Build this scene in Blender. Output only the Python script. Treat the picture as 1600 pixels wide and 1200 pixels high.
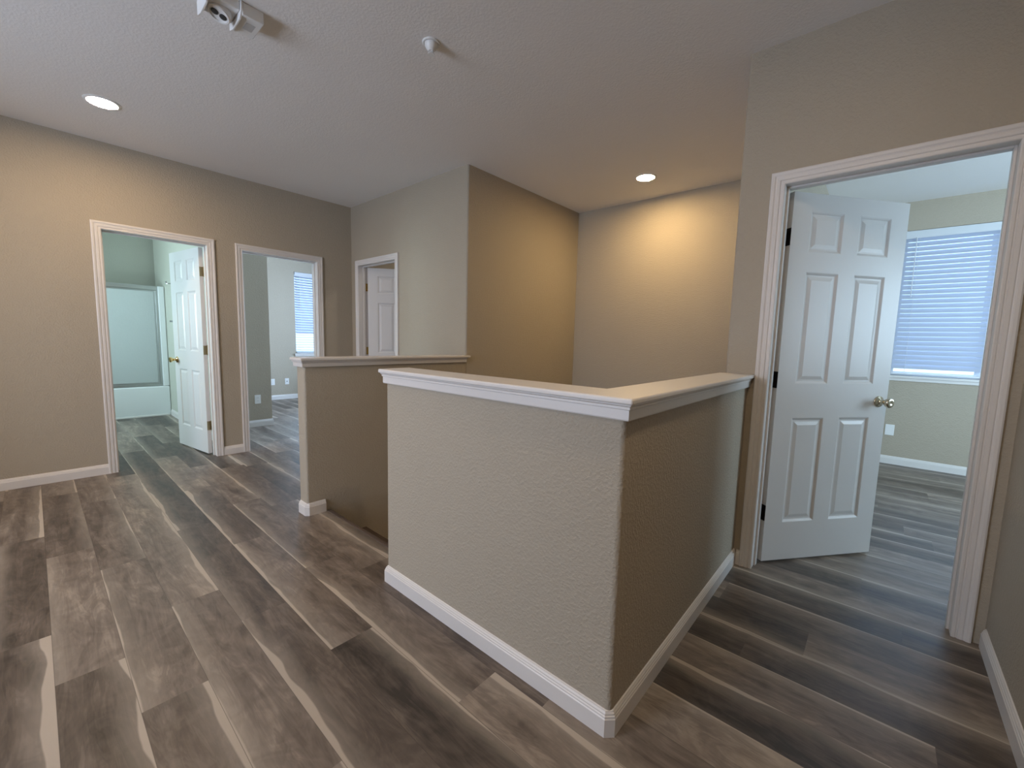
import bpy, bmesh, math, random
from mathutils import Vector, Matrix
random.seed(7)
for o in list(bpy.data.objects): bpy.data.objects.remove(o)
S = bpy.context.scene
COL = S.collection

# ------------------------------------------------------------------ camera
FPX, YAW, PIT, ROL, CZ = 657.5, 41.197, -6.042, 1.467, 1.2347
cd = bpy.data.cameras.new('camera'); cam = bpy.data.objects.new('camera', cd); COL.objects.link(cam)
y, p, r = map(math.radians, (YAW, PIT, ROL))
F = Vector((-math.sin(y)*math.cos(p), math.cos(y)*math.cos(p), math.sin(p)))
Rv = Vector((math.cos(y), math.sin(y), 0)); Uv = Rv.cross(F)
R2 = Rv*math.cos(r) + Uv*math.sin(r); U2 = -Rv*math.sin(r) + Uv*math.cos(r)
M = Matrix((R2, U2, -F)).transposed().to_4x4(); M.translation = Vector((0, 0, CZ))
cam.matrix_world = M
cd.sensor_fit = 'HORIZONTAL'; cd.sensor_width = 36; cd.lens = 36*FPX/1600; cd.clip_start = .02
S.camera = cam

# ------------------------------------------------------------------ dimensions (metres)
X1, Y2, X3, Y4, Y5, X6 = -4.907, 2.610, -2.854, 4.390, 2.573, .4257
YH1, YH2, XA, XB, T = 1.174, 1.1215, -1.780, -.540, .117
H, HC, DH, CW = 2.744, 1.0785, 2.05, .0616
WT = .118                       # wall thickness
YR = -2.5                       # rear wall of the landing
Y7 = 6.07; XBED = -8.46; YBATH = 1.31; YNOSE = 1.31
D1 = (.434, 1.154); D2 = (1.451, 2.192); DC = (-4.735, -3.976); D4 = (-.4454, .3283)

# ------------------------------------------------------------------ world and daylight
w = bpy.data.worlds.new('sky'); S.world = w; w.use_nodes = True
bg = w.node_tree.nodes['Background']; bg.inputs[0].default_value = (.50, .68, 1, 1); bg.inputs[1].default_value = 1.2
def daylight(name, loc, rot, sx, sy, power, col=(.62, .80, 1)):
    l = bpy.data.lights.new(name, 'AREA'); l.shape = 'RECTANGLE'; l.size = sx; l.size_y = sy
    l.energy = power; l.color = col
    o = bpy.data.objects.new(name, l); COL.objects.link(o); o.location = loc; o.rotation_euler = [math.radians(a) for a in rot]
    return o
# each stands outside a window opening, some of them added for fill
daylight('daylight_rear_window', (-2.4, YR-.30, 1.45), (90, 0, 0), 1.6, 2.0, 60, (.79, .82, 1))                 # shines +y
daylight('daylight_front_bedroom', (.75, Y7+.45, 1.7), (-90, 0, 0), 1.6, 1.8, 17, (.55, .72, 1))
daylight('fill_side_bedroom', (3.45, 4.3, 1.6), (90, 0, 90), 1.6, 1.3, 45, (.66, .83, 1))  # fill through an added side window, never in view
daylight('fill_bedroom_front', (1.9, Y5-.35, 1.6), (90, 0, 0), 1.5, 1.3, 75, (.66, .83, 1))  # fill through an added window, aimed at the back wall
daylight('daylight_far_bedroom', (XBED-.5, 4.0, 1.6), (90, 0, -90), 1.6, 1.8, 24, (.5, .72, 1))
daylight('fill_far_bedroom_side', (-6.3, 5.45, 1.5), (-90, 0, 0), 2.2, 1.6, 160, (.58, .73, 1))  # fill for the far bedroom through an added, unseen window
daylight('fill_bathroom', (-6.6, -1.45, 1.7), (90, 0, 0), 1.3, 1.2, 60, (.74, .93, 1))  # fill for the bathroom, its window is added and unseen
S.view_settings.view_transform = 'Standard'; S.view_settings.look = 'None'
S.view_settings.exposure = 1.18; S.view_settings.gamma = 1; S.view_settings.use_curve_mapping = False

# ------------------------------------------------------------------ materials
def mat(name, col, rough=.5, metal=0, bump=None, spec=.5, emit=None, trans=0, alpha=1, var=0):
    m = bpy.data.materials.new(name); m.use_nodes = True; nt = m.node_tree; b = nt.nodes['Principled BSDF']
    b.inputs['Base Color'].default_value = (*col, 1); b.inputs['Roughness'].default_value = rough
    b.inputs['Metallic'].default_value = metal; b.inputs['Specular IOR Level'].default_value = spec
    b.inputs['Transmission Weight'].default_value = trans
    if emit: b.inputs['Emission Color'].default_value = (*emit[0], 1); b.inputs['Emission Strength'].default_value = emit[1]
    tc = nt.nodes.new('ShaderNodeTexCoord')
    if bump:
        sc, st, dist = bump
        n = nt.nodes.new('ShaderNodeTexNoise'); n.inputs['Scale'].default_value = sc; n.inputs['Detail'].default_value = 3
        n.inputs['Roughness'].default_value = .55
        n2 = nt.nodes.new('ShaderNodeTexNoise'); n2.inputs['Scale'].default_value = sc*.33; n2.inputs['Detail'].default_value = 1
        mx = nt.nodes.new('ShaderNodeMath'); mx.operation = 'ADD'
        cr = nt.nodes.new('ShaderNodeMapRange'); cr.inputs[1].default_value = .42; cr.inputs[2].default_value = .68
        bu = nt.nodes.new('ShaderNodeBump'); bu.inputs['Strength'].default_value = st; bu.inputs['Distance'].default_value = dist
        nt.links.new(tc.outputs['Object'], n.inputs['Vector']); nt.links.new(tc.outputs['Object'], n2.inputs['Vector'])
        nt.links.new(n.outputs['Fac'], cr.inputs[0]); nt.links.new(cr.outputs[0], mx.inputs[0]); nt.links.new(n2.outputs['Fac'], mx.inputs[1])
        nt.links.new(mx.outputs[0], bu.inputs['Height']); nt.links.new(bu.outputs[0], b.inputs['Normal'])
    if var:
        n = nt.nodes.new('ShaderNodeTexNoise'); n.inputs['Scale'].default_value = 2.2; n.inputs['Detail'].default_value = 4
        nt.links.new(tc.outputs['Object'], n.inputs['Vector'])
        mr = nt.nodes.new('ShaderNodeMix'); mr.data_type = 'RGBA'
        mr.inputs[6].default_value = (*[c*(1-var) for c in col], 1); mr.inputs[7].default_value = (*[min(1, c*(1+var)) for c in col], 1)
        nt.links.new(n.outputs['Fac'], mr.inputs[0]); nt.links.new(mr.outputs[2], b.inputs['Base Color'])
    return m
WALL = mat('beige_wall_paint', (.412, .36, .284), .62, bump=(95, .4, .0035), spec=.3, var=.03)
CEIL = mat('ceiling_paint', (.82, .80, .78), .75, bump=(85, .18, .003), spec=.2, var=.02)
BATHW = mat('bathroom_wall_paint', (.52, .52, .44), .5, bump=(95, .3, .003), spec=.3, var=.02)
TRIM = mat('white_trim_paint', (.69, .66, .635), .38, spec=.45, var=.015)
DOORM = mat('white_door_paint', (.68, .67, .66), .36, spec=.45, bump=(160, .06, .001))
FIBER = mat('white_fibreglass', (.82, .84, .84), .22, var=.01)
BRASS = mat('polished_brass', (.80, .62, .28), .18, 1, var=.03)
BRASSOLD = mat('antique_brass', (.36, .29, .18), .38, 1, var=.15)
NICKEL = mat('satin_brass_nickel', (.62, .56, .44), .2, 1, var=.03)
BRONZE = mat('dark_bronze', (.022, .02, .019), .42, .6, var=.1)
ALU = mat('brushed_aluminium', (.55, .57, .58), .32, .9, var=.05)
PLASTIC = mat('white_plastic', (.78, .78, .77), .35, var=.01)
SLOT = mat('dark_slot', (.03, .03, .03), .6, var=.1)
LABELM = mat('grey_print', (.50, .50, .50), .6, var=.1)
CHROME = mat('reflector_chrome', (.5, .5, .52), .15, 1, var=.02)
VINYL = mat('white_vinyl', (.62, .64, .67), .35, var=.01)
LENS = mat('lamp_lens', (1, 1, 1), .4, emit=((1, .70, .34), 150))
FILLC = mat('fill_lens_closet', (1, 1, 1), .4, emit=((1, .92, .82), 60))  # lens of the lamp added in the closet
FILLN = mat('fill_lens_near', (1, 1, 1), .4, emit=((1, .78, .54), 95))  # lens of the fill lamp added overhead
LENSL = mat('lamp_lens_left', (1, 1, 1), .4, emit=((1, .72, .43), 105))
STAIRM = mat('stair_tread_wood', (.08, .055, .042), .65, var=.25)
CONC = mat('slab_underside', (.4, .4, .38), .8, var=.05)
# frosted glass
def frosted():
    m = mat('frosted_shower_glass', (.86, .90, .89), .4, trans=.55, bump=(60, .15, .002))
    m.node_tree.nodes['Principled BSDF'].inputs['IOR'].default_value = 1.25
    return m
FROST = frosted()
def clear():
    m = bpy.data.materials.new('window_glass'); m.use_nodes = True; nt = m.node_tree
    for n in list(nt.nodes): nt.nodes.remove(n)
    o = nt.nodes.new('ShaderNodeOutputMaterial'); t = nt.nodes.new('ShaderNodeBsdfTransparent'); g = nt.nodes.new('ShaderNodeBsdfGlossy')
    t.inputs[0].default_value = (.93, .97, .97, 1); g.inputs['Roughness'].default_value = .03
    mx = nt.nodes.new('ShaderNodeMixShader'); fr = nt.nodes.new('ShaderNodeFresnel'); fr.inputs[0].default_value = 1.3
    nt.links.new(fr.outputs[0], mx.inputs[0]); nt.links.new(t.outputs[0], mx.inputs[1]); nt.links.new(g.outputs[0], mx.inputs[2]); nt.links.new(mx.outputs[0], o.inputs[0])
    return m
GLASS = clear()
def slatm():
    m = bpy.data.materials.new('blind_slat_vinyl'); m.use_nodes = True; nt = m.node_tree; b = nt.nodes['Principled BSDF']
    b.inputs['Base Color'].default_value = (.46, .50, .60, 1); b.inputs['Roughness'].default_value = .4
    o = nt.nodes['Material Output']; t = nt.nodes.new('ShaderNodeBsdfTranslucent'); t.inputs[0].default_value = (.62, .72, .86, 1)
    n = nt.nodes.new('ShaderNodeTexNoise'); n.inputs['Scale'].default_value = 3
    mr = nt.nodes.new('ShaderNodeMapRange'); mr.inputs[3].default_value = .045; mr.inputs[4].default_value = .09
    mx = nt.nodes.new('ShaderNodeMixShader'); nt.links.new(n.outputs['Fac'], mr.inputs[0]); nt.links.new(mr.outputs[0], mx.inputs[0])
    nt.links.new(b.outputs[0], mx.inputs[1]); nt.links.new(t.outputs[0], mx.inputs[2]); nt.links.new(mx.outputs[0], o.inputs[0])
    return m
SLAT = slatm()

def floor_mat():
    m = bpy.data.materials.new('vinyl_plank_wood'); m.use_nodes = True; nt = m.node_tree; N = nt.nodes; L = nt.links
    b = N['Principled BSDF']; b.inputs['Roughness'].default_value = .42; b.inputs['Specular IOR Level'].default_value = .5
    def at(nm):
        a = N.new('ShaderNodeAttribute'); a.attribute_name = nm; return a.outputs['Fac']
    def mth(op, a, c, clamp=False):
        q = N.new('ShaderNodeMath'); q.operation = op; q.use_clamp = clamp
        for i, v in enumerate((a, c)):
            if v is None: continue
            if isinstance(v, (int, float)): q.inputs[i].default_value = v
            else: L.new(v, q.inputs[i])
        return q.outputs[0]
    rnd, tone, side, amt, row = at('rnd'), at('tone'), at('side'), at('amt'), at('rowy')
    tc = N.new('ShaderNodeTexCoord'); sp = N.new('ShaderNodeSeparateXYZ'); L.new(tc.outputs['Object'], sp.inputs[0])
    X, Y = sp.outputs[0], sp.outputs[1]
    v = mth('DIVIDE', mth('SUBTRACT', Y, row), .181)                # 0..1 across the plank
    def vec(sx, sy, off):
        c = N.new('ShaderNodeCombineXYZ'); L.new(mth('ADD', mth('MULTIPLY', X, sx), mth('MULTIPLY', rnd, off)), c.inputs[0])
        L.new(mth('MULTIPLY', Y, sy), c.inputs[1]); L.new(mth('MULTIPLY', rnd, 31), c.inputs[2]); return c.outputs[0]
    def noise(vc, det=4, dist=0.0, ro=.55):
        n = N.new('ShaderNodeTexNoise'); n.inputs['Scale'].default_value = 1; n.inputs['Detail'].default_value = det
        n.inputs['Distortion'].default_value = dist; n.inputs['Roughness'].default_value = ro; L.new(vc, n.inputs['Vector']); return n.outputs['Fac']
    broad = noise(vec(1.6, 9, 50), 3, 1.2)
    fig = noise(vec(2.2, 13, 90), 4, 1.8)
    fine = noise(vec(7, 150, 20), 4, .3)
    blot = noise(vec(4.5, 7, 130), 4, 2.6)
    # cathedral rings
    ring = mth('SINE', mth('MULTIPLY', fig, 42), None)
    t = mth('ADD', mth('MULTIPLY', mth('SUBTRACT', broad, .5), .9), tone)
    t = mth('ADD', t, mth('MULTIPLY', ring, .045))
    t = mth('ADD', t, mth('MULTIPLY', mth('SUBTRACT', blot, .5), .55))
    t = mth('ADD', t, mth('MULTIPLY', mth('SUBTRACT', fig, .5), .55))
    t = mth('ADD', t, mth('MULTIPLY', mth('SUBTRACT', fine, .5), .22))
    cr = N.new('ShaderNodeValToRGB'); e = cr.color_ramp.elements
    e[0].position = 0; e[0].color = (.040, .032, .026, 1); e[1].position = 1; e[1].color = (.40, .335, .27, 1)
    k = e.new(.35); k.color = (.115, .090, .073, 1); k = e.new(.65); k.color = (.205, .168, .138, 1)
    L.new(t, cr.inputs[0])
    # pale sapwood streak along one long edge, wavy inner border
    wv = noise(vec(1.9, 1.5, 70), 2, .3); wv2 = noise(vec(6, 3, 40), 2)
    d = mth('ABSOLUTE', mth('SUBTRACT', side, v), None)
    border = mth('MULTIPLY', amt, mth('ADD', mth('MULTIPLY', mth('SUBTRACT', wv, .36), 1.5), mth('MULTIPLY', mth('SUBTRACT', wv2, .5), .16)))
    mask = N.new('ShaderNodeMapRange'); mask.interpolation_type = 'SMOOTHSTEP'
    L.new(mth('SUBTRACT', border, d), mask.inputs[0]); mask.inputs[1].default_value = -.012; mask.inputs[2].default_value = .02
    soft = N.new('ShaderNodeMapRange'); soft.interpolation_type = 'SMOOTHSTEP'
    L.new(mth('SUBTRACT', border, d), soft.inputs[0]); soft.inputs[1].default_value = -.42; soft.inputs[2].default_value = .05
    mxs = N.new('ShaderNodeMix'); mxs.data_type = 'RGBA'; L.new(mth('MULTIPLY', soft.outputs[0], .38), mxs.inputs[0]); L.new(cr.outputs[0], mxs.inputs[6]); mxs.inputs[7].default_value = (.40, .35, .29, 1)
    mx = N.new('ShaderNodeMix'); mx.data_type = 'RGBA'; L.new(mth('MULTIPLY', mask.outputs[0], .78), mx.inputs[0]); L.new(mxs.outputs[2], mx.inputs[6]); mx.inputs[7].default_value = (.50, .43, .355, 1)
    # thin dark joint
    ed = mth('MINIMUM', v, mth('SUBTRACT', 1, v)); jm = mth('LESS_THAN', ed, .006)
    mj = N.new('ShaderNodeMix'); mj.data_type = 'RGBA'; L.new(mth('MULTIPLY', jm, .5), mj.inputs[0]); L.new(mx.outputs[2], mj.inputs[6]); mj.inputs[7].default_value = (.04, .03, .025, 1)
    L.new(mj.outputs[2], b.inputs['Base Color'])
    bu = N.new('ShaderNodeBump'); bu.inputs['Strength'].default_value = .25; bu.inputs['Distance'].default_value = .001; L.new(fine, bu.inputs['Height']); L.new(bu.outputs[0], b.inputs['Normal'])
    rr = N.new('ShaderNodeMapRange'); rr.inputs[3].default_value = .34; rr.inputs[4].default_value = .5; L.new(broad, rr.inputs[0]); L.new(rr.outputs[0], b.inputs['Roughness'])
    return m
PLANK = floor_mat()

# ------------------------------------------------------------------ helpers
def obj(name, bm, m, parent=None, bevel=0, smooth=False, seg=2, rot=None, loc=None, label=None):
    """bm is in world coordinates (or local to loc/rot when given); becomes ONE mesh object"""
    bmesh.ops.recalc_face_normals(bm, faces=bm.faces)
    off = Vector((0, 0, 0))
    if parent is not None and loc is None: off = parent_world(parent)
    if off.length: bmesh.ops.translate(bm, verts=bm.verts, vec=-off)
    me = bpy.data.meshes.new(name); bm.to_mesh(me); bm.free()
    me.materials.append(m)
    o = bpy.data.objects.new(name, me); COL.objects.link(o)
    if parent is not None: o.parent = parent
    if loc is not None:
        o.location = Vector(loc) - (parent_world(parent) if parent is not None else Vector((0, 0, 0)))
    if rot is not None: o.rotation_euler = (0, 0, rot)
    if smooth:
        for f in me.polygons: f.use_smooth = True
        me.set_sharp_from_angle(angle=math.radians(38))
    if bevel:
        b = o.modifiers.new('bevel', 'BEVEL'); b.width = bevel; b.segments = seg; b.limit_method = 'ANGLE'; b.angle_limit = math.radians(40)
    if label: o['label'] = label
    return o
def parent_world(o):
    v = Vector((0, 0, 0))
    while o is not None: v += o.location; o = o.parent
    return v
def empty(name, loc):
    o = bpy.data.objects.new(name, None); COL.objects.link(o); o.location = loc; o.empty_display_size = .1; return o
def thing(name, label, cat, loc, group=None):
    o = empty(name, loc); return tag(o, label, cat, group)
def tag(o, label, cat, group=None):
    o['label'] = label; o['category'] = cat
    if group: o['group'] = group
    return o
def struct(o): o['kind'] = 'structure'; return o
def box(bm, x0, x1, y0, y1, z0, z1):
    v = [bm.verts.new((x, y, z)) for z in (z0, z1) for x, y in ((x0, y0), (x1, y0), (x1, y1), (x0, y1))]
    for f in ((0, 3, 2, 1), (4, 5, 6, 7), (0, 1, 5, 4), (1, 2, 6, 5), (2, 3, 7, 6), (3, 0, 4, 7)): bm.faces.new([v[i] for i in f])
    return v
def B(*a):
    bm = bmesh.new()
    for b in a: box(bm, *b)
    return bm
def prism(poly, z0, z1, bm=None):
    bm = bm or bmesh.new(); a = [bm.verts.new((x, y, z0)) for x, y in poly]; b = [bm.verts.new((x, y, z1)) for x, y in poly]; n = len(poly)
    bm.faces.new(a[::-1]); bm.faces.new(b)
    for i in range(n): bm.faces.new((a[i], a[(i+1) % n], b[(i+1) % n], b[i]))
    return bm
def lathe(bm, prof, c, axis=(0, 0, 1), n=32, cap=True):
    """prof: (radius, distance along axis)"""
    ax = Vector(axis).normalized(); u = ax.orthogonal().normalized(); w_ = ax.cross(u); c = Vector(c); rings = []
    for r_, d in prof:
        rings.append([bm.verts.new(c + ax*d + (u*math.cos(2*math.pi*i/n) + w_*math.sin(2*math.pi*i/n))*max(r_, 1e-4)) for i in range(n)])
    for a, b in zip(rings, rings[1:]):
        for i in range(n): bm.faces.new((a[i], a[(i+1) % n], b[(i+1) % n], b[i]))
    if cap: bm.faces.new(rings[0][::-1]); bm.faces.new(rings[-1])
    return bm
def tube(bm, a, b, r_, n=10):
    a, b = Vector(a), Vector(b); return lathe(bm, [(r_, 0), (r_, (b-a).length)], a, b-a, n)
def sweep(path, prof, closed=False, bm=None, side=1):
    """profile (offset, z) swept along a 2-D path; offset goes to the left of travel (side=1)"""
    bm = bm or bmesh.new(); P = [Vector(q) for q in path]; n = len(P); rows = []
    for i in range(n):
        d0 = (P[i]-P[i-1]).normalized() if (i > 0 or closed) else None
        d1 = (P[(i+1) % n]-P[i]).normalized() if (i < n-1 or closed) else None
        d0 = d0 or d1; d1 = d1 or d0
        n0 = Vector((-d0.y, d0.x))*side; n1 = Vector((-d1.y, d1.x))*side; m_ = (n0+n1); m_ = m_/max(m_.dot(n0), .2)
        rows.append([bm.verts.new((P[i].x+m_.x*o_, P[i].y+m_.y*o_, z)) for o_, z in prof])
    k = len(prof)
    for i in range(n if closed else n-1):
        a, b = rows[i], rows[(i+1) % n]
        for j in range(k-1): bm.faces.new((a[j], b[j], b[j+1], a[j+1]))
        bm.faces.new((a[k-1], b[k-1], b[0], a[0]))
    if not closed: bm.faces.new(rows[0]); bm.faces.new(rows[-1][::-1])
    return bm
BASE = [(0, 0), (.014, 0), (.014, .060), (.0115, .0635), (.0115, .068), (.0085, .0715), (.0085, .0755), (.0045, .0805), (.0045, .083), (0, .0855)]
CASE = [(0, 0), (0, .009), (.004, .012), (.012, .012), (.014, .0095), (.018, .0095), (.021, .0135), (.034, .0145), (.037, .0125), (.041, .0135), (.046, .017), (.056, .018), (CW, .015), (CW, 0)]
def casing(mp, a, b, top, parent, name='casing'):
    """mp(s, z, d) -> world point; U-shaped moulding around the opening a..b up to top"""
    bm = bmesh.new(); rows = []
    for w_, t in CASE:
        rows.append([bm.verts.new(mp(s, z, t)) for s, z in ((a-w_, 0), (a-w_, top+w_), (b+w_, top+w_), (b+w_, 0))])
    for r0, r1 in zip(rows, rows[1:]+rows[:1]):
        for i in range(3): bm.faces.new((r0[i], r0[i+1], r1[i+1], r1[i]))
    bm.faces.new([q[0] for q in rows]); bm.faces.new([q[3] for q in rows][::-1])
    return obj(name, bm, TRIM, parent)
def wall_y(name, x0, x1, ya, yb, z0, z1, holes=(), m=WALL):
    """wall running along y with rectangular holes (a, b, zlo, zhi)"""
    return _wall(name, lambda s, t: (s, t), x0, x1, ya, yb, z0, z1, holes, m, True)
def wall_x(name, y0, y1, xa, xb, z0, z1, holes=(), m=WALL):
    return _wall(name, None, y0, y1, xa, xb, z0, z1, holes, m, False)
def _wall(name, _, t0, t1, a, b, z0, z1, holes, m, alongy):
    bm = bmesh.new(); cuts = sorted({a, b, *[q for h in holes for q in h[:2]]})
    for s0, s1 in zip(cuts, cuts[1:]):
        hs = sorted([h for h in holes if h[0] <= s0+1e-6 and h[1] >= s1-1e-6], key=lambda h: h[2]); z = z0
        for h in hs:
            if h[2] > z+1e-4: box(bm, *((t0, t1, s0, s1) if alongy else (s0, s1, t0, t1)), z, h[2])
            z = h[3]
        if z < z1-1e-4: box(bm, *((t0, t1, s0, s1) if alongy else (s0, s1, t0, t1)), z, z1)
    bmesh.ops.remove_doubles(bm, verts=bm.verts, dist=1e-5)
    return struct(obj(name, bm, m))

# ------------------------------------------------------------------ floor of planks, with the stairwell hole
def build_floor():
    bm = bmesh.new(); PW, PL = .181, 1.22
    la = {k: bm.faces.layers.float.new(k) for k in ('rnd', 'tone', 'side', 'amt', 'rowy')}
    rects = [(-8.8, 3.3, YR-.1, YNOSE), (-8.8, X3-T+.001, YNOSE, 6.3), (XB-T+.02, 3.3, YNOSE, 6.3)]
    rects = [(-8.8, 3.3, YR-.1, YH2+.06), (-8.8, XA-.02, YH2+.06, YNOSE), (-8.8, X3, YNOSE, 6.3), (XB-.06, 3.3, YH2+.06, 6.3)]
    off = {0: -2.05, 1: -1.70, 2: -2.3, 3: -4.41, 4: -2.75, -1: -1.2, 5: -2.2, 6: -3.2, 7: -1.9}
    k0, k1 = int((YR-.2)/PW)-1, int(6.4/PW)+1
    prev = None
    for k in range(k0, k1+1):
        y0 = -.02+k*PW; o_ = off.get(k, random.uniform(0, PL)); o_ = o_ % PL - 12*PL
        while o_ < 3.4:
            a = o_; b = o_+PL; o_ = b
            val = dict(rnd=random.random(), tone=random.choice((.22, .33, .42, .5, .62)) + random.uniform(-.05, .05), side=random.choice((0., 1.)),
                       amt=random.choice((0, .12, .16, .2, .26, .32, .38)), rowy=y0)
            for rx0, rx1, ry0, ry1 in rects:
                x0, x1, u0, u1 = max(a, rx0), min(b, rx1), max(y0, ry0), min(y0+PW, ry1)
                if x1-x0 < 1e-4 or u1-u0 < 1e-4: continue
                f = bm.faces.new([bm.verts.new(q) for q in ((x0, u0, 0), (x1, u0, 0), (x1, u1, 0), (x0, u1, 0))])
                for kk, vv in val.items(): f[la[kk]] = vv
    me = bpy.data.meshes.new('floor'); bmesh.ops.recalc_face_normals(bm, faces=bm.faces); bm.to_mesh(me); bm.free()
    me.materials.append(PLANK); me.materials.append(CONC)
    o = bpy.data.objects.new('floor', me); COL.objects.link(o); struct(o)
    # slab under the planks
    s = bmesh.new()
    for rx0, rx1, ry0, ry1 in [(-8.8, 3.3, YR-.1, YH2+.055), (-8.8, XA-.022, YH2+.055, YNOSE-.003), (-8.8, X3-T-.002, YNOSE-.003, 6.3), (XB-.055, 3.3, YH2+.055, 6.3)]: box(s, rx0, rx1, ry0, ry1, -.28, -.0008)
    struct(obj('floor_slab', s, CONC))
build_floor()
ceil = struct(obj('ceiling', B((-8.9, 3.4, YR-.15, 6.35, H, H+.12)), CEIL))

# ------------------------------------------------------------------ walls
wall_y('wall_left', X1-WT, X1, YR, 5.2, 0, H, [(D1[0]-.02, D1[1]+.02, 0, DH+.02), (D2[0]-.02, D2[1]+.02, 0, DH+.02)])
wall_x('wall_back_left', Y2, Y2+WT, X1, X3-T, 0, H, [(DC[0]-.02, DC[1]+.02, 0, DH+.02)])
# stairwell left wall: its hall corner is rounded
rc = .018
arc = [(X3-rc+rc*math.cos(a), Y2+rc-rc*math.sin(a)) for a in [math.radians(90*i/5) for i in range(6)]]
bm = prism([(X3, Y4)] + arc + [(X3-T, Y2), (X3-T, Y4)], 0, H)
struct(obj('wall_stair_left', bm, WALL, smooth=True))
struct(obj('wall_stair_left_lower', B((X3-T, X3, YNOSE, Y4, -2.9, -.0)), WALL))
struct(obj('wall_stair_back', B((X3-T, XB-T, Y4, Y4+WT, -2.9, H)), WALL))
struct(obj('wall_stair_right', B((XB-T, XB, Y5+WT, Y7, 0, H)), WALL))
struct(obj('wall_stair_right_lower', B((XB-T, XB-.0605, YH2+T, Y4, -2.9, 0)), WALL))
struct(obj('wall_stair_front_lower', B((XA-.02, XB-T, YH2+.06, YH2+T, -2.9, -.001)), WALL))
# right wall with the door, rounded at its free end
hl = wall_x('wall_right', Y5, Y5+WT, XB-T+.012, X6, 0, H, [(D4[0]-.02, D4[1]+.02, 0, DH+.02)])
arc = [(XB-T+.012-.012*math.sin(a), Y5+.012-.012*math.cos(a)) for a in [math.radians(90*i/4) for i in range(5)]]
struct(obj('wall_right_end', prism(arc + [(XB-T, Y5+WT), (XB-T+.012, Y5+WT)], 0, H), WALL, smooth=True))
wall_y('wall_far_right', X6, X6+WT, -.75, Y5+WT, 0, H)
wall_x('wall_rear_block', -.75-WT, -.75, -1.15, X6+WT, 0, H)  # unseen wall, placed to block rear daylight from the right wall
wall_y('wall_rear_block_side', -1.15, -1.15+WT, YR-WT, -.75-WT, 0, H)  # side return of the added light-blocking wall
wall_x('wall_rear', YR-WT, YR, X1-WT, -1.15, 0, H, [(-3.1, -1.7, .55, 2.40)])
# bathroom
wall_x('wall_bathroom_side', YBATH, YBATH+WT, XBED, X1-WT, 0, H, m=BATHW)
wall_y('wall_bathroom_back', -8.6-WT, -8.6, -1.1, YBATH+WT, 0, H, m=BATHW)
wall_x('wall_bathroom_front', -1.1-WT, -1.1, -8.6, X1-WT, 0, H, [(-7.2, -6.0, 1.1, 2.2)], m=BATHW)
# far bedroom
struct(obj('wall_bedroom_stub', B((XBED, -6.15, YBATH+WT, 2.10, 0, H)), WALL))
wall_y('wall_bedroom_back', XBED-.15, XBED, YBATH+WT, 5.2, 0, H, [(3.345, 4.62, .86, 2.40)])
wall_x('wall_bedroom_side', 5.2, 5.2+WT, XBED-.15, X1, 0, H, [(-7.4, -5.4, .8, 2.3)])
# closet behind the small door
wall_x('wall_closet_back', 4.3, 4.3+WT, X1, X3-T, 0, H)
# right bedroom
wall_x('wall_front_bedroom_back', Y7, Y7+.15, XB-T, 3.2, 0, H, [(.055, 1.40, .955, 2.455)])
wall_y('wall_front_bedroom_side', 3.1, 3.2, Y5, Y7, 0, H, [(3.6, 5.0, 1.0, 2.2)])
wall_x('wall_front_bedroom_front', Y5, Y5+WT, X6+WT, 3.1, 0, H, [(1.2, 2.6, 1.0, 2.2)])

# ------------------------------------------------------------------ stairs (seen only as the top nosing)
def stairs():
    t = thing('staircase', 'dark wooden stairs going down behind the gap between the two half walls', 'stairs', (-2.3, YNOSE, 0))
    n = 8; rise = .215; run = .25; x0, x1 = X3+.001, XA-.02
    bm = bmesh.new()
    box(bm, X3+.001, XA-.021, YNOSE-.002, YNOSE+.026, -.035, .0035)
    obj('nosing', bm, STAIRM, t, bevel=.006, label='rounded dark nosing strip at the top step')
    for i in range(n):
        obj('tread', B((x0, x1, YNOSE+.0265+run*i, YNOSE+.0265+run*(i+1)+.02, -rise*(i+1)-.03, -rise*(i+1))), STAIRM, t, bevel=.006)
        obj('riser', B((x0, x1, YNOSE+.0265+run*i, YNOSE+.0265+run*i+.018, -rise*(i+1), -rise*i-.036)), TRIM, t)
    obj('landing', B((x0, XB-T-.001, YNOSE+.0265+run*n+.02, Y4-.001, -rise*(n+1)-.03, -rise*(n+1))), STAIRM, t)
    struct(obj('floor_lower', B((X3, XB-T, YH2+T, Y4, -2.95, -2.9)), CONC))
stairs()

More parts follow.
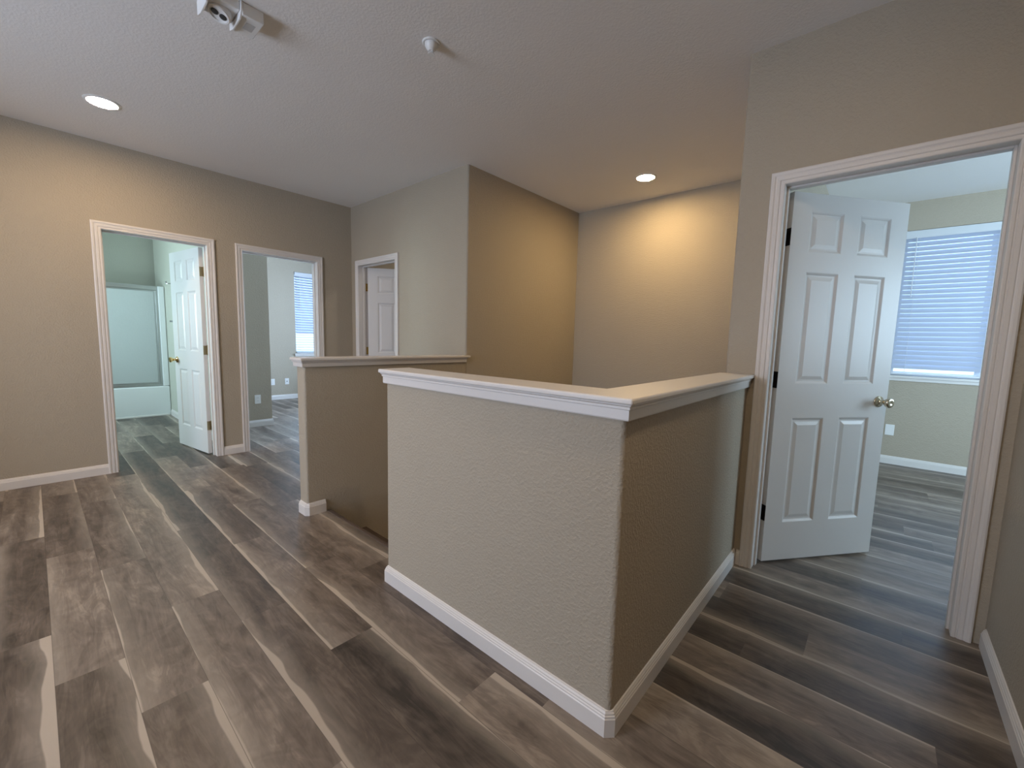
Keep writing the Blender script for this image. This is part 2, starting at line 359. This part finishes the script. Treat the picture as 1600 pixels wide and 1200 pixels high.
# ------------------------------------------------------------------ half walls
def half_wall_near():
    t = thing('half_wall', 'L-shaped beige half wall with white cap, standing nearest in the foreground', 'half wall', (XB, YH2, 0), 'stair half walls')
    rb = .019
    arc = [(XB-rb+rb*math.sin(a), YH2+rb-rb*math.cos(a)) for a in [math.radians(90*i/6) for i in range(7)]]
    poly = [(XA, YH2)] + arc + [(XB, Y5), (XB-T, Y5), (XB-T, YH2+T), (XA, YH2+T)]
    obj('wall_body', prism(poly, 0, HC-.019), WALL, t, smooth=True)
    ov = .032
    cap = [(XA-ov, YH2-ov), (XB+ov, YH2-ov), (XB+ov, Y5), (XB-T-ov, Y5), (XB-T-ov, YH2+T+ov), (XA-ov, YH2+T+ov)]
    obj('cap', prism(cap, HC-.019, HC), TRIM, t, bevel=.006, seg=3)
    prof = [(0, HC-.068), (.013, HC-.068), (.015, HC-.064), (.015, HC-.036), (.019, HC-.034), (.019, HC-.027), (.024, HC-.022), (.024, HC-.0195), (0, HC-.0195)]
    path = [(XB-T, Y5-.001), (XB-T, YH2+T), (XA, YH2+T), (XA, YH2), (XB, YH2), (XB, Y5-.001)]
    obj('cap_moulding', sweep(path, prof, side=-1), TRIM, t)
    c = .016
    path = [(XA, YH2+T-.001), (XA, YH2), (XB-c, YH2), (XB, YH2+c), (XB, Y5-.001)]
    obj('baseboard', sweep(path, BASE, side=-1), TRIM, t)
half_wall_near()
def half_wall_far():
    t = thing('half_wall', 'short straight beige half wall with white cap, running back to the closet wall', 'half wall', (X3-T/2, YH1, 0), 'stair half walls')
    rb = .016
    a1 = [(X3-rb+rb*math.sin(a), YH1+rb-rb*math.cos(a)) for a in [math.radians(90*i/5) for i in range(6)]]
    a0 = [(X3-T+rb-rb*math.cos(a), YH1+rb-rb*math.sin(a)) for a in [math.radians(90*i/5) for i in range(6)]]
    obj('wall_body', prism(a0 + a1 + [(X3, Y2-.0005), (X3-T, Y2-.0005)], 0, HC-.019), WALL, t, smooth=True)
    ov = .032
    obj('cap', prism([(X3-T-ov, YH1-ov), (X3+ov, YH1-ov), (X3+ov, Y2+.035), (X3+.0005, Y2+.035), (X3+.0005, Y2-.0008), (X3-T-ov, Y2-.0008)], HC-.019, HC), TRIM, t, bevel=.006, seg=3)
    prof = [(0, HC-.060), (.012, HC-.060), (.014, HC-.056), (.016, HC-.034), (.022, HC-.027), (.024, HC-.0195), (0, HC-.0195)]
    obj('cap_moulding', sweep([(X3-T, Y2-.001), (X3-T, YH1), (X3, YH1), (X3, Y2-.001)], prof, side=-1), TRIM, t)
    c = .014
    obj('baseboard', sweep([(X3-T, Y2-.02), (X3-T, YH1+c), (X3-T+c, YH1), (X3-c, YH1), (X3, YH1+c), (X3, YNOSE-.012)], BASE, side=-1), TRIM, t)
half_wall_far()

# ------------------------------------------------------------------ baseboards
def bb(name, path, side=1, m=TRIM): struct(obj(name, sweep(path, BASE, side=side), m))
bb('baseboard_left', [(X1, YR), (X1, D1[0]-CW)], -1)
bb('baseboard_left_middle', [(X1, D1[1]+CW), (X1, D2[0]-CW)], -1)
bb('baseboard_left_end', [(X1, D2[1]+CW), (X1, Y2-.001)], -1)
bb('baseboard_back_left', [(DC[1]+CW, Y2), (X3-T-.015, Y2)], -1)
bb('baseboard_right', [(XB+.0145, Y5), (D4[0]-CW, Y5)], -1)
bb('baseboard_far_right', [(X6, Y5-.019), (X6, -.735)], -1)
bb('baseboard_rear', [(X1+.02, YR), (-1.152, YR), (-1.152, -.75), (X6-.02, -.75)], 1)
bb('baseboard_bathroom', [(X1-WT-.02, YBATH), (-7.80, YBATH)], 1)
bb('baseboard_bedroom_stub', [(-6.15, YBATH+WT+.02), (-6.15, 2.10), (XBED+.02, 2.10)], -1)
bb('baseboard_bedroom_back', [(XBED, 2.12), (XBED, 5.19)], -1)
bb('baseboard_front_bedroom', [(XB+.02, Y7), (3.08, Y7)], -1)
bb('baseboard_closet', [(X1+.02, 4.3), (X3-T-.02, 4.3)], -1)

# ------------------------------------------------------------------ doors
def six_panel_leaf(w_, h=2.028, t=.035):
    """leaf in local coords: x 0..w, y -t/2..t/2, z 0..h"""
    bm = bmesh.new(); st = .116*w_/.757; mu = .106*w_/.757; pw = (w_-2*st-mu)/2
    xs = [0, st, st+pw, st+pw+mu, w_-st, w_]; zs = [0, .224, .828, 1.02, 1.622, 1.728, 1.938, h]
    for sgn in (-1, 1):
        yf = sgn*t/2
        for i in range(5):
            for j in range(7):
                x0, x1, z0, z1 = xs[i], xs[i+1], zs[j], zs[j+1]
                if i in (1, 3) and j in (1, 3, 5):
                    loops = []
                    for ins, dp in ((0, 0), (.006, .003), (.013, .0085), (.022, .0085), (.042, .003)):
                        yy = yf-sgn*dp
                        loops.append([bm.verts.new(q) for q in ((x0+ins, yy, z0+ins), (x1-ins, yy, z0+ins), (x1-ins, yy, z1-ins), (x0+ins, yy, z1-ins))])
                    for a, b in zip(loops, loops[1:]):
                        for k in range(4): bm.faces.new((a[k], a[(k+1) % 4], b[(k+1) % 4], b[k]))
                    bm.faces.new(loops[-1])
                else: bm.faces.new([bm.verts.new(q) for q in ((x0, yf, z0), (x1, yf, z0), (x1, yf, z1), (x0, yf, z1))])
    bmesh.ops.remove_doubles(bm, verts=bm.verts, dist=1e-5)
    def side(a, b):
        bm.faces.new([bm.verts.new(q) for q in (a[0], a[1], b[1], b[0])])
    h2 = t/2
    for x in (0, w_): side(((x, -h2, 0), (x, h2, 0)), ((x, -h2, h), (x, h2, h)))
    for z in (0, h): side(((0, -h2, z), (0, h2, z)), ((w_, -h2, z), (w_, h2, z)))
    bmesh.ops.remove_doubles(bm, verts=bm.verts, dist=1e-5)
    return bm
def hinge_bm(sy, jx, t=.035):
    """hinge on the leaf's edge at x=0 plus its knuckle; local to the hinge centre"""
    bm = bmesh.new()
    box(bm, -.0022, .0004, -t/2+.001, t/2-.001, -.045, .045)
    for i in range(5):
        lathe(bm, [(.0062, -.0085), (.0062, .0085)], (-.003, -sy*(t/2+.004), -.036+.018*i), (0, 0, 1), 14)
    lathe(bm, [(.004, -.05), (.006, -.047), (.006, -.045)], (-.003, -sy*(t/2+.004), 0), (0, 0, 1), 12)
    lathe(bm, [(.006, .045), (.006, .047), (.004, .051)], (-.003, -sy*(t/2+.004), 0), (0, 0, 1), 12)
    for z in (-.03, 0, .03): lathe(bm, [(.0045, 0), (.0035, .0016)], (-.0022, .004*(1 if z else -1), z), (-1, 0, 0), 10)
    return bm
def knob_bm(sgn, t=.035):
    bm = bmesh.new()
    lathe(bm, [(.033, 0), (.033, .003), (.030, .007), (.017, .011), (.0125, .016), (.0115, .028), (.014, .036), (.022, .045), (.0275, .055), (.0275, .063), (.023, .069), (.012, .0715), (.008, .070)], (0, sgn*t/2, 0), (0, sgn, 0), 36)
    return bm
def leaf(root, pin, ang, w_, sy, hm, km, z=.012, knob=True):
    """pin: world xy of hinge; sy = +1/-1 which local side the hall face lies on"""
    t = .035; a = math.radians(ang)
    # leaf centre plane sits t/2 toward the hall side of the pin line
    org = Vector((pin[0], pin[1], z)) + Vector((-math.sin(a), math.cos(a), 0))*sy*(t/2+.004) + Vector((math.cos(a), math.sin(a), 0))*.004
    lf = obj('door_leaf', six_panel_leaf(w_), DOORM, root, loc=org, rot=a, label='white six-panel door leaf')
    def sub(name, bm, m, at_, lab):
        me_o = obj(name, bm, m, None, smooth=True); me_o.parent = lf; me_o.location = at_; me_o['label'] = lab; return me_o
    for zz in (.283, 1.04, 1.80): sub('hinge', hinge_bm(sy, 0), hm[0], (0, 0, zz), hm[1])
    if knob:
        for s in (-1, 1):
            sub('door_knob', knob_bm(s), km[0], (w_-.06, 0, .918), km[1])
        sub('latch_plate', B((w_-.0005, w_+.0015, -.012, .012, -.028, .028)), km[0], (0, 0, .918), 'small latch plate on the door edge')
    return lf
def jamb_hinges(mp, s, into, depth, m, parent, lab):
    for zz in (.295, 1.052, 1.812):
        bm = bmesh.new()
        v = [bm.verts.new(mp(q, z, d_)) for q in (s, s+into*.0022) for z, d_ in ((zz-.045, -depth+.002), (zz+.045, -depth+.002), (zz+.045, -depth+.034), (zz-.045, -depth+.034))]
        for f in ((0, 1, 2, 3), (4, 7, 6, 5), (0, 4, 5, 1), (1, 5, 6, 2), (2, 6, 7, 3), (3, 7, 4, 0)): bm.faces.new([v[i] for i in f])
        obj('jamb_hinge_plate', bm, m, parent, label=lab)
def jamb(mp, a, b, top, depth, stop_at, parent):
    """three-sided lining of the opening with the door stop; mp(s, z, d) with d negative into the wall"""
    bm = bmesh.new()
    def bx(s0, s1, z0, z1, d0, d1):
        v = [bm.verts.new(mp(s, z, d)) for d in (d0, d1) for s, z in ((s0, z0), (s1, z0), (s1, z1), (s0, z1))]
        for f in ((0, 3, 2, 1), (4, 5, 6, 7), (0, 1, 5, 4), (1, 2, 6, 5), (2, 3, 7, 6), (3, 0, 4, 7)): bm.faces.new([v[i] for i in f])
    bx(a-.019, a, 0, top, 0, -depth); bx(b, b+.019, 0, top, 0, -depth); bx(a-.019, b+.019, top, top+.019, 0, -depth)
    obj('jamb', bm, TRIM, parent, bevel=.0012, seg=1)
    bm = bmesh.new()
    s0, s1 = stop_at
    bx(a, a+.010, 0, top, s0, s1); bx(b-.010, b, 0, top, s0, s1); bx(a+.010, b-.010, top-.010, top, s0, s1)
    obj('door_stop', bm, TRIM, parent, bevel=.002, seg=2)
def sdoor(name, loc, label):
    o = struct(empty(name, loc)); o['label'] = label; return o
# bathroom door
mL = lambda s, z, d: (X1+d, s, z)
d = sdoor('door_1', (X1, .794, 0), 'white cased bathroom doorway with a six-panel door standing open inside')
casing(mL, *D1, DH, d); jamb(mL, *D1, DH, WT, (-.05, -.085), d)
casing(lambda s, z, q: (X1-WT-q, s, z), *D1, DH, d, 'rear_casing')
leaf(d, (X1-WT+.002, D1[1]-.0025), 180+8.4, .700, 1, (BRASSOLD, 'tarnished brass butt hinge'), (BRASS, 'shiny brass door knob'))
jamb_hinges(mL, D1[1], -1, WT, BRASSOLD, d, 'tarnished brass hinge plate')
# far bedroom doorway
d = sdoor('door_2', (X1, 1.82, 0), 'white cased doorway opening to the far bedroom, no door leaf in view')
casing(mL, *D2, DH, d); jamb(mL, *D2, DH, WT, (-.05, -.085), d)
casing(lambda s, z, q: (X1-WT-q, s, z), D2[0]+.012, D2[1], DH, d, 'rear_casing')
# closet door
mC = lambda s, z, q: (s, Y2-q, z)
d = sdoor('door_3', (-4.36, Y2, 0), 'white cased narrow doorway beside the corner, six-panel door ajar inside')
casing(mC, *DC, DH, d); jamb(mC, *DC, DH, WT, (-.05, -.080), d)
lf = leaf(d, (DC[0]+.0025, Y2+WT-.002), 50, .735, -1, (BRASSOLD, 'brass butt hinge'), (BRASS, 'brass door knob'))
jamb_hinges(mC, DC[0], 1, WT, BRASS, d, 'bright brass hinge plate')
# right bedroom door
mR = lambda s, z, q: (s, Y5-q, z)
d = sdoor('door_4', (-.06, Y5, 0), 'large white cased doorway at right with a six-panel door half open')
casing(mR, *D4, DH, d); jamb(mR, *D4, DH, WT, (-.045, -.078), d)
leaf(d, (D4[0]-.006, Y5+WT+.006), 52.3, .752, -1, (BRONZE, 'dark bronze butt hinge'), (NICKEL, 'pale brass door knob'))

jamb_hinges(mR, D4[0], 1, WT, BRONZE, d, 'dark bronze hinge plate')

# ------------------------------------------------------------------ windows and blinds
def window(name, mp, a, b, z0, z1, depth, parts=2, sill=True):
    """mp(s, z, d): d positive goes outdoors"""
    o = struct(empty(name, mp((a+b)/2, z0, depth*.6)))
    def bx(bm, s0, s1, q0, q1, d0, d1):
        v = [bm.verts.new(mp(s, z, dd)) for dd in (d0, d1) for s, z in ((s0, q0), (s1, q0), (s1, q1), (s0, q1))]
        for f in ((0, 3, 2, 1), (4, 5, 6, 7), (0, 1, 5, 4), (1, 2, 6, 5), (2, 3, 7, 6), (3, 0, 4, 7)): bm.faces.new([v[i] for i in f])
    bm = bmesh.new(); fw = .045; e0, e1 = depth-.055, depth-.005
    bx(bm, a, a+fw, z0, z1, e0, e1); bx(bm, b-fw, b, z0, z1, e0, e1); bx(bm, a+fw, b-fw, z0, z0+fw, e0, e1); bx(bm, a+fw, b-fw, z1-fw, z1, e0, e1)
    mid = (a+b)/2; bx(bm, mid-.03, mid+.03, z0+fw, z1-fw, e0+.01, e1-.01)
    obj('window_frame', bm, VINYL, o, bevel=.003)
    for s0, s1 in ((a+fw, mid-.03), (mid+.03, b-fw)):
        g = bmesh.new(); bx(g, s0, s1, z0+fw, z1-fw, depth-.032, depth-.028); obj('window_pane', g, GLASS, o)
    if sill:
        bm = bmesh.new(); bx(bm, a-.03, b+.03, z0-.020, z0, -.026, 0); bx(bm, a, b, z0, z0+.004, -.024, e0); bx(bm, a-.02, b+.02, z0-.052, z0-.020, -.012, 0)
        obj('window_sill', bm, TRIM, o, bevel=.004)
    return o
def blind(label, mp, a, b, z0, z1, dep, pitch, tilt, low=None, wand=True, ladders=(.08, .5, .92)):
    t = thing('window_blind', label, 'blind', mp((a+b)/2, z1, dep), 'horizontal slat blinds')
    def bx(bm, s0, s1, q0, q1, d0, d1):
        v = [bm.verts.new(mp(s, z, dd)) for dd in (d0, d1) for s, z in ((s0, q0), (s1, q0), (s1, q1), (s0, q1))]
        for f in ((0, 3, 2, 1), (4, 5, 6, 7), (0, 1, 5, 4), (1, 2, 6, 5), (2, 3, 7, 6), (3, 0, 4, 7)): bm.faces.new([v[i] for i in f])
    bm = bmesh.new(); bx(bm, a-.004, b+.004, z1-.078, z1, dep-.036, dep-.030); bx(bm, a, b, z1-.045, z1-.003, dep-.028, dep+.022)
    obj('valance', bm, VINYL, t, bevel=.002)
    bm = bmesh.new(); z = z1-.085; n = 0; hw = .0245
    zb = z0+.035
    while z > zb+.03:
        tl = math.radians(tilt if (low is None or z > low[0]) else low[1]); c, s_ = math.cos(tl), math.sin(tl)
        pr = []
        for u in (-1, -.5, 0, .5, 1):        # slightly crowned slat; room-side edge (u=-1) is the lower/upper one by tilt
            cr = .0022*(1-u*u); pr.append((u*hw*c+s_*cr*0, -u*hw*s_ + cr))
        top = [[bm.verts.new(mp(e, z+q[1], dep+q[0])) for q in pr] for e in (a+.006, b-.006)]
        bot = [[bm.verts.new(mp(e, z+q[1]-.0026, dep+q[0])) for q in pr] for e in (a+.006, b-.006)]
        for L_ in (top, bot):
            for i in range(4): bm.faces.new((L_[0][i], L_[0][i+1], L_[1][i+1], L_[1][i]))
        for i in (0, 4): bm.faces.new((top[0][i], top[1][i], bot[1][i], bot[0][i]))
        for e in (0, 1): bm.faces.new(top[e] + bot[e][::-1])
        z -= pitch
    obj('slats', bm, SLAT, t)
    bm = bmesh.new(); bx(bm, a+.006, b-.006, z0+.008, z0+.026, dep-.025, dep+.025); obj('bottom_rail', bm, VINYL, t, bevel=.003)
    for f in ladders:
        s_ = a+(b-a)*f; bm = bmesh.new(); bx(bm, s_-.0012, s_+.0012, z0+.02, z1-.05, dep-.0265, dep-.0250); bx(bm, s_-.0012, s_+.0012, z0+.02, z1-.05, dep+.0250, dep+.0265)
        obj('ladder_cord', bm, VINYL, t)
    if wand:
        bm = bmesh.new(); s_ = a+.085; tube(bm, mp(s_, z1-.07, dep-.044), mp(s_+.004, z1-.07-.60, dep-.044), .0042, 10)
        obj('tilt_wand', bm, VINYL, t, smooth=True)
    return t
mF = lambda s, z, q: (s, Y7+q, z)
window('window_1', mF, .055, 1.40, .955, 2.455, .15)
blind('white horizontal slat blind closed over the window in the right bedroom', mF, .075, 1.385, .962, 2.452, .040, .0485, -66, None, True, (.085, .5, .915))
mB = lambda s, z, q: (XBED-q, s, z)
window('window_2', mB, 3.345, 4.62, .86, 2.40, .15)
blind('white horizontal slat blind, bottom slats open, seen through the middle doorway', mB, 3.362, 4.605, .866, 2.398, .040, .0475, -52, (1.235, -15))
window('window_3', lambda s, z, q: (s, YR-q, z), -3.1, -1.7, .55, 2.40, WT)
window('fill_window_4', lambda s, z, q: (s, -1.1-q, z), -7.2, -6.0, 1.1, 2.2, WT)  # unseen window added to let light into the bathroom
window('fill_window_5', lambda s, z, q: (s, 5.2+q, z), -7.4, -5.4, .8, 2.3, WT)  # added out of view to brighten the far bedroom
window('fill_window_7', lambda s, z, q: (s, Y5+WT-q, z), 1.2, 2.6, 1.0, 2.2, WT)  # made-up opening that lights the right bedroom's back wall
window('fill_window_6', lambda s, z, q: (3.1+q, s, z), 3.6, 5.0, 1.0, 2.2, .1)  # unseen side window, added to brighten the right bedroom

# ------------------------------------------------------------------ bathroom
def bathroom():
    xf, xb, y0, y1 = -7.83, -8.598, -.22, 1.306
    t = thing('bathtub', 'white alcove bathtub seen through the left doorway', 'bathtub', (-8.2, .5, 0))
    bm = bmesh.new()
    o = [(xb, y0), (xf, y0), (xf, y1), (xb, y1)]; zi = .432
    def inset(k, zz): return [bm.verts.new((x+(k if x == xb else -k), y_+(k if y_ == y0 else -k), zz)) for x, y_ in o]
    rings = [inset(0, 0), inset(0, zi-.012), inset(.012, zi), inset(.075, zi), inset(.09, zi-.02), inset(.14, .10), inset(.19, .08)]
    for a, b in zip(rings, rings[1:]):
        for i in range(4): bm.faces.new((a[i], a[(i+1) % 4], b[(i+1) % 4], b[i]))
    bm.faces.new(rings[-1])
    obj('tub_shell', bm, FIBER, t, bevel=.008, seg=3)
    obj('base_strip', sweep([(xf, y0), (xf, y1-.016)], [(0, 0), (.014, 0), (.014, .012), (.006, .024), (0, .024)], side=-1), TRIM, t)
    s = thing('shower_surround', 'glossy white moulded shower surround rising above the bathtub', 'shower surround', (-8.2, .5, .433))
    z0, z1 = .4325, 1.86
    bm = B((xb+.001, xb+.025, y0, y1, z0, z1), (xb+.025, xf-.001, y1-.03, y1-.001, z0, z1), (xb+.025, xf-.001, y0, y0+.03, z0, z1))
    box(bm, xb+.025, xb+.11, .2, 1.0, 1.10, 1.135)            # moulded shelf
    box(bm, xb+.025, xb+.035, .86, .93, z0+.02, z1-.02)
    obj('surround_panels', bm, FIBER, s, bevel=.01, seg=3)
    obj('front_flange', B((xf-.03, xf, y1-.070, y1-.001, z0, z1)), FIBER, s, bevel=.008, seg=3)
    q = thing('shower_door', 'framed sliding frosted glass shower door on the bathtub rim', 'shower door', (xf-.04, .5, .434))
    yr = y1-.072
    obj('top_rail', B((xf-.075, xf-.012, y0+.032, yr, 1.800, 1.858)), ALU, q, bevel=.006)
    obj('bottom_rail', B((xf-.075, xf-.012, y0+.032, yr, .434, .466)), ALU, q, bevel=.004)
    for a, b in ((yr-.028, yr), (y0+.032, y0+.058)): obj('side_rail', B((xf-.07, xf-.016, a, b, .467, 1.799)), ALU, q, bevel=.004)
    for i, (a, b, dx) in enumerate(((.52, yr-.03, .030), (y0+.06, .66, .056))):
        g = obj('glass_panel', B((xf-dx-.003, xf-dx+.003, a+.02, b-.02, .49, 1.78)), FROST, q)
        f = B((xf-dx-.008, xf-dx+.008, a, a+.02, .467, 1.799), (xf-dx-.008, xf-dx+.008, b-.02, b, .467, 1.799), (xf-dx-.008, xf-dx+.008, a+.02, b-.02, .467, .49), (xf-dx-.008, xf-dx+.008, a+.02, b-.02, 1.78, 1.799))
        e = obj('glass_frame', f, ALU, None, bevel=.002); e.parent = g
        bpy.context.view_layer.update(); e.location = -parent_world(g)
    # robe hook
    h = thing('robe_hook', 'small metal robe hook on the bathroom wall beside the open door', 'hook', (-7.35, YBATH, 1.87))
    bm = bmesh.new(); lathe(bm, [(.028, 0), (.028, .004), (.016, .010), (.007, .014), (.007, .03)], (-7.35, YBATH, 1.87), (0, -1, 0), 20); obj('rosette', bm, CHROME, h, smooth=True)
    for sx in (-1, 1):
        bm = bmesh.new(); tube(bm, (-7.35, YBATH-.028, 1.87), (-7.35+sx*.028, YBATH-.055, 1.868), .005)
        tube(bm, (-7.35+sx*.028, YBATH-.055, 1.868), (-7.35+sx*.034, YBATH-.06, 1.895), .005); obj('prong', bm, CHROME, h, smooth=True)
    h = thing('towel_bar', 'thin metal towel bar on the bathroom wall, mostly behind the open door', 'towel bar', (-6.9, YBATH, 1.36))
    bm = bmesh.new(); tube(bm, (-7.22, YBATH-.06, 1.36), (-6.58, YBATH-.06, 1.36), .008, 14); obj('bar', bm, CHROME, h, smooth=True)
    for x in (-7.2, -6.6):
        bm = bmesh.new(); lathe(bm, [(.022, 0), (.022, .006), (.012, .012), (.012, .068)], (x, YBATH, 1.36), (0, -1, 0), 18); obj('bracket', bm, CHROME, h, smooth=True)
bathroom()

# ------------------------------------------------------------------ wall plates
def plate(label, mp, s, z, kind='outlet'):
    """mp(s, z, d): d positive into the room"""
    t = thing('wall_outlet' if kind != 'blank' else 'wall_plate', label, 'outlet' if kind != 'blank' else 'wall plate', mp(s, z, 0), 'white wall plates')
    def bx(s0, s1, q0, q1, d0, d1):
        bm = bmesh.new(); v = [bm.verts.new(mp(a, b, dd)) for dd in (d0, d1) for a, b in ((s0, q0), (s1, q0), (s1, q1), (s0, q1))]
        for f in ((0, 3, 2, 1), (4, 5, 6, 7), (0, 1, 5, 4), (1, 2, 6, 5), (2, 3, 7, 6), (3, 0, 4, 7)): bm.faces.new([v[i] for i in f])
        return bm
    wd = .036 if kind != 'blank' else .037
    obj('plate', bx(s-wd, s+wd, z-.058, z+.058, .0003, .006), PLASTIC, t, bevel=.0025, seg=3)
    if kind == 'outlet':
        for dz in (-.021, .021):
            o = obj('socket', bx(s-.016, s+.016, z+dz-.014, z+dz+.014, .006, .0075), PLASTIC, t, bevel=.001)
            for ds in (-.006, .006):
                e = obj('slot', bx(s+ds-.001, s+ds+.001, z+dz-.004, z+dz+.006, .0075, .0078), SLOT, None); e.parent = o
                bpy.context.view_layer.update(); e.location = -parent_world(o)
    elif kind == 'jack':
        obj('jack', bx(s-.008, s+.008, z-.008, z+.008, .006, .0085), SLOT, t, label='dark jack socket')
plate('white outlet on the short wall just inside the middle doorway', lambda s, z, q: (-6.15+q, s, z), 1.930, .362)
plate('white jack plate low on the far bedroom wall under the window', lambda s, z, q: (XBED+q, s, z), 3.165, .335, 'jack')
plate('white plate on the far bedroom wall, half hidden by the wall corner', lambda s, z, q: (XBED+q, s, z), 2.915, .335)
plate('blank white plate under the window in the right bedroom', lambda s, z, q: (s, Y7-q, z), .127, .368, 'blank')

# ------------------------------------------------------------------ ceiling things
def can(x, y_, label, m, r_=.078):
    t = thing('recessed_light', label, 'ceiling light', (x, y_, H), 'recessed ceiling lights')
    bm = bmesh.new(); lathe(bm, [(r_+.018, 0), (r_+.018, .002), (r_+.010, .006), (r_+.001, .007), (r_, .0005), (r_, 0)], (x, y_, H-.0002), (0, 0, -1), 48, cap=False); obj('trim_ring', bm, PLASTIC, t, smooth=True)
    bm = bmesh.new(); lathe(bm, [(r_-.001, .0008), (r_-.001, .003), (r_*.7, .0055), (r_*.3, .0065), (0, .007)], (x, y_, H), (0, 0, -1), 48, cap=False); obj('lens', bm, m, t, smooth=True, label='glowing white lens')
can(-4.072, .414, 'glowing recessed ceiling light near the left wall above the bathroom doorway', LENSL)
can(-1.775, 3.815, 'glowing recessed ceiling light over the stairwell', LENS)
can(0, .8, 'added recessed fill light, out of view right above the viewpoint', FILLN)  # lamp added overhead as warm fill for the half wall
can(-3.9, 3.5, 'unseen recessed light added to brighten the closet', FILLC)  # unseen lamp put in so the closet is not dark
can(-4.0, -1.5, 'added recessed fill light at the far left corner behind the viewpoint', LENSL)  # unseen lamp added behind the viewpoint as warm fill
can(-2.3, -1.1, 'added recessed fill light nearest behind the viewpoint', LENSL)  # another added lamp, warm fill for the foreground
def sprinkler():
    x, y_ = -1.889, 1.458
    t = thing('fire_sprinkler', 'small white domed sprinkler head alone in the middle of the ceiling', 'sprinkler', (x, y_, H))
    bm = bmesh.new(); lathe(bm, [(.046, 0), (.046, .004), (.043, .007), (.036, .007), (.034, .004)], (x, y_, H), (0, 0, -1), 40, cap=True); obj('escutcheon', bm, PLASTIC, t, smooth=True)
    bm = bmesh.new(); lathe(bm, [(.034, .004), (.033, .014), (.026, .028), (.017, .038), (.015, .040)], (x, y_, H), (0, 0, -1), 40); obj('skirt', bm, PLASTIC, t, smooth=True)
    bm = bmesh.new(); box(bm, x-.014, x-.010, y_-.003, y_+.003, H-.056, H-.038); box(bm, x+.010, x+.014, y_-.003, y_+.003, H-.056, H-.038)
    lathe(bm, [(.018, .056), (.018, .0575)], (x, y_, H), (0, 0, -1), 20); lathe(bm, [(.003, .038), (.003, .056)], (x, y_, H), (0, 0, -1), 10)
    obj('deflector', bm, PLASTIC, t, smooth=False)
sprinkler()
def fixture():
    t = thing('ceiling_fixture', 'white boxy ceiling fixture with a round twin-lens head, at the top edge', 'ceiling fixture', (-2.42, .74, H))
    x0, x1, y0, y1, z0 = -2.500, -2.345, .735, .825, H-.055
    obj('housing', B((x0, x1, y0, y1, z0, H-.0002)), PLASTIC, t, bevel=.003)
    obj('print', B((x0+.050, x1-.045, y0+.028, y1-.022, z0-.0005, z0+.0002)), LABELM, t, label='faint grey printed marking on the underside')
    def flange(name, ya, yb, e):
        bm = bmesh.new(); pr = [(x0-e, z0-.004), (x0+.035, z0-.016), (x1-.02, z0-.012), (x1+e*.4, z0+.02), (x1+e*.4, H-.0002), (x0-e, H-.0002)]
        a = [bm.verts.new((x, ya, z)) for x, z in pr]; b = [bm.verts.new((x, yb, z)) for x, z in pr]
        bm.faces.new(a); bm.faces.new(b[::-1])
        for i in range(6): bm.faces.new((a[i], a[(i+1) % 6], b[(i+1) % 6], b[i]))
        obj(name, bm, PLASTIC, t, bevel=.001)
    flange('side_plate', y0-.007, y0-.0005, .012)
    flange('side_plate', .600, .607, .012)
    hd = bmesh.new(); box(hd, x0+.01, x1-.01, .608, y0-.0075, H-.038, H-.0002); h = obj('head_block', hd, PLASTIC, t, bevel=.004)
    cx, cy = x0+.068, .668; ax = Vector((.12, -.30, -1)).normalized(); c0 = Vector((cx, cy, H-.042))
    bm = bmesh.new(); lathe(bm, [(.046, -.006), (.046, .016), (.042, .021), (.036, .021), (.034, .014)], c0, ax, 40); obj('lens_ring', bm, PLASTIC, t, smooth=True)
    u = ax.orthogonal().normalized(); v = ax.cross(u)
    for s in (-1, 1):
        bm = bmesh.new(); lathe(bm, [(.0145, .0), (.0145, .003), (.010, .0045)], c0 + ax*.0142 + Vector((0, 1, 0)).cross(ax).cross(ax).normalized()*s*.0168, ax, 20); obj('lens', bm, SLOT, t, smooth=True, label='dark round lens')
fixture()
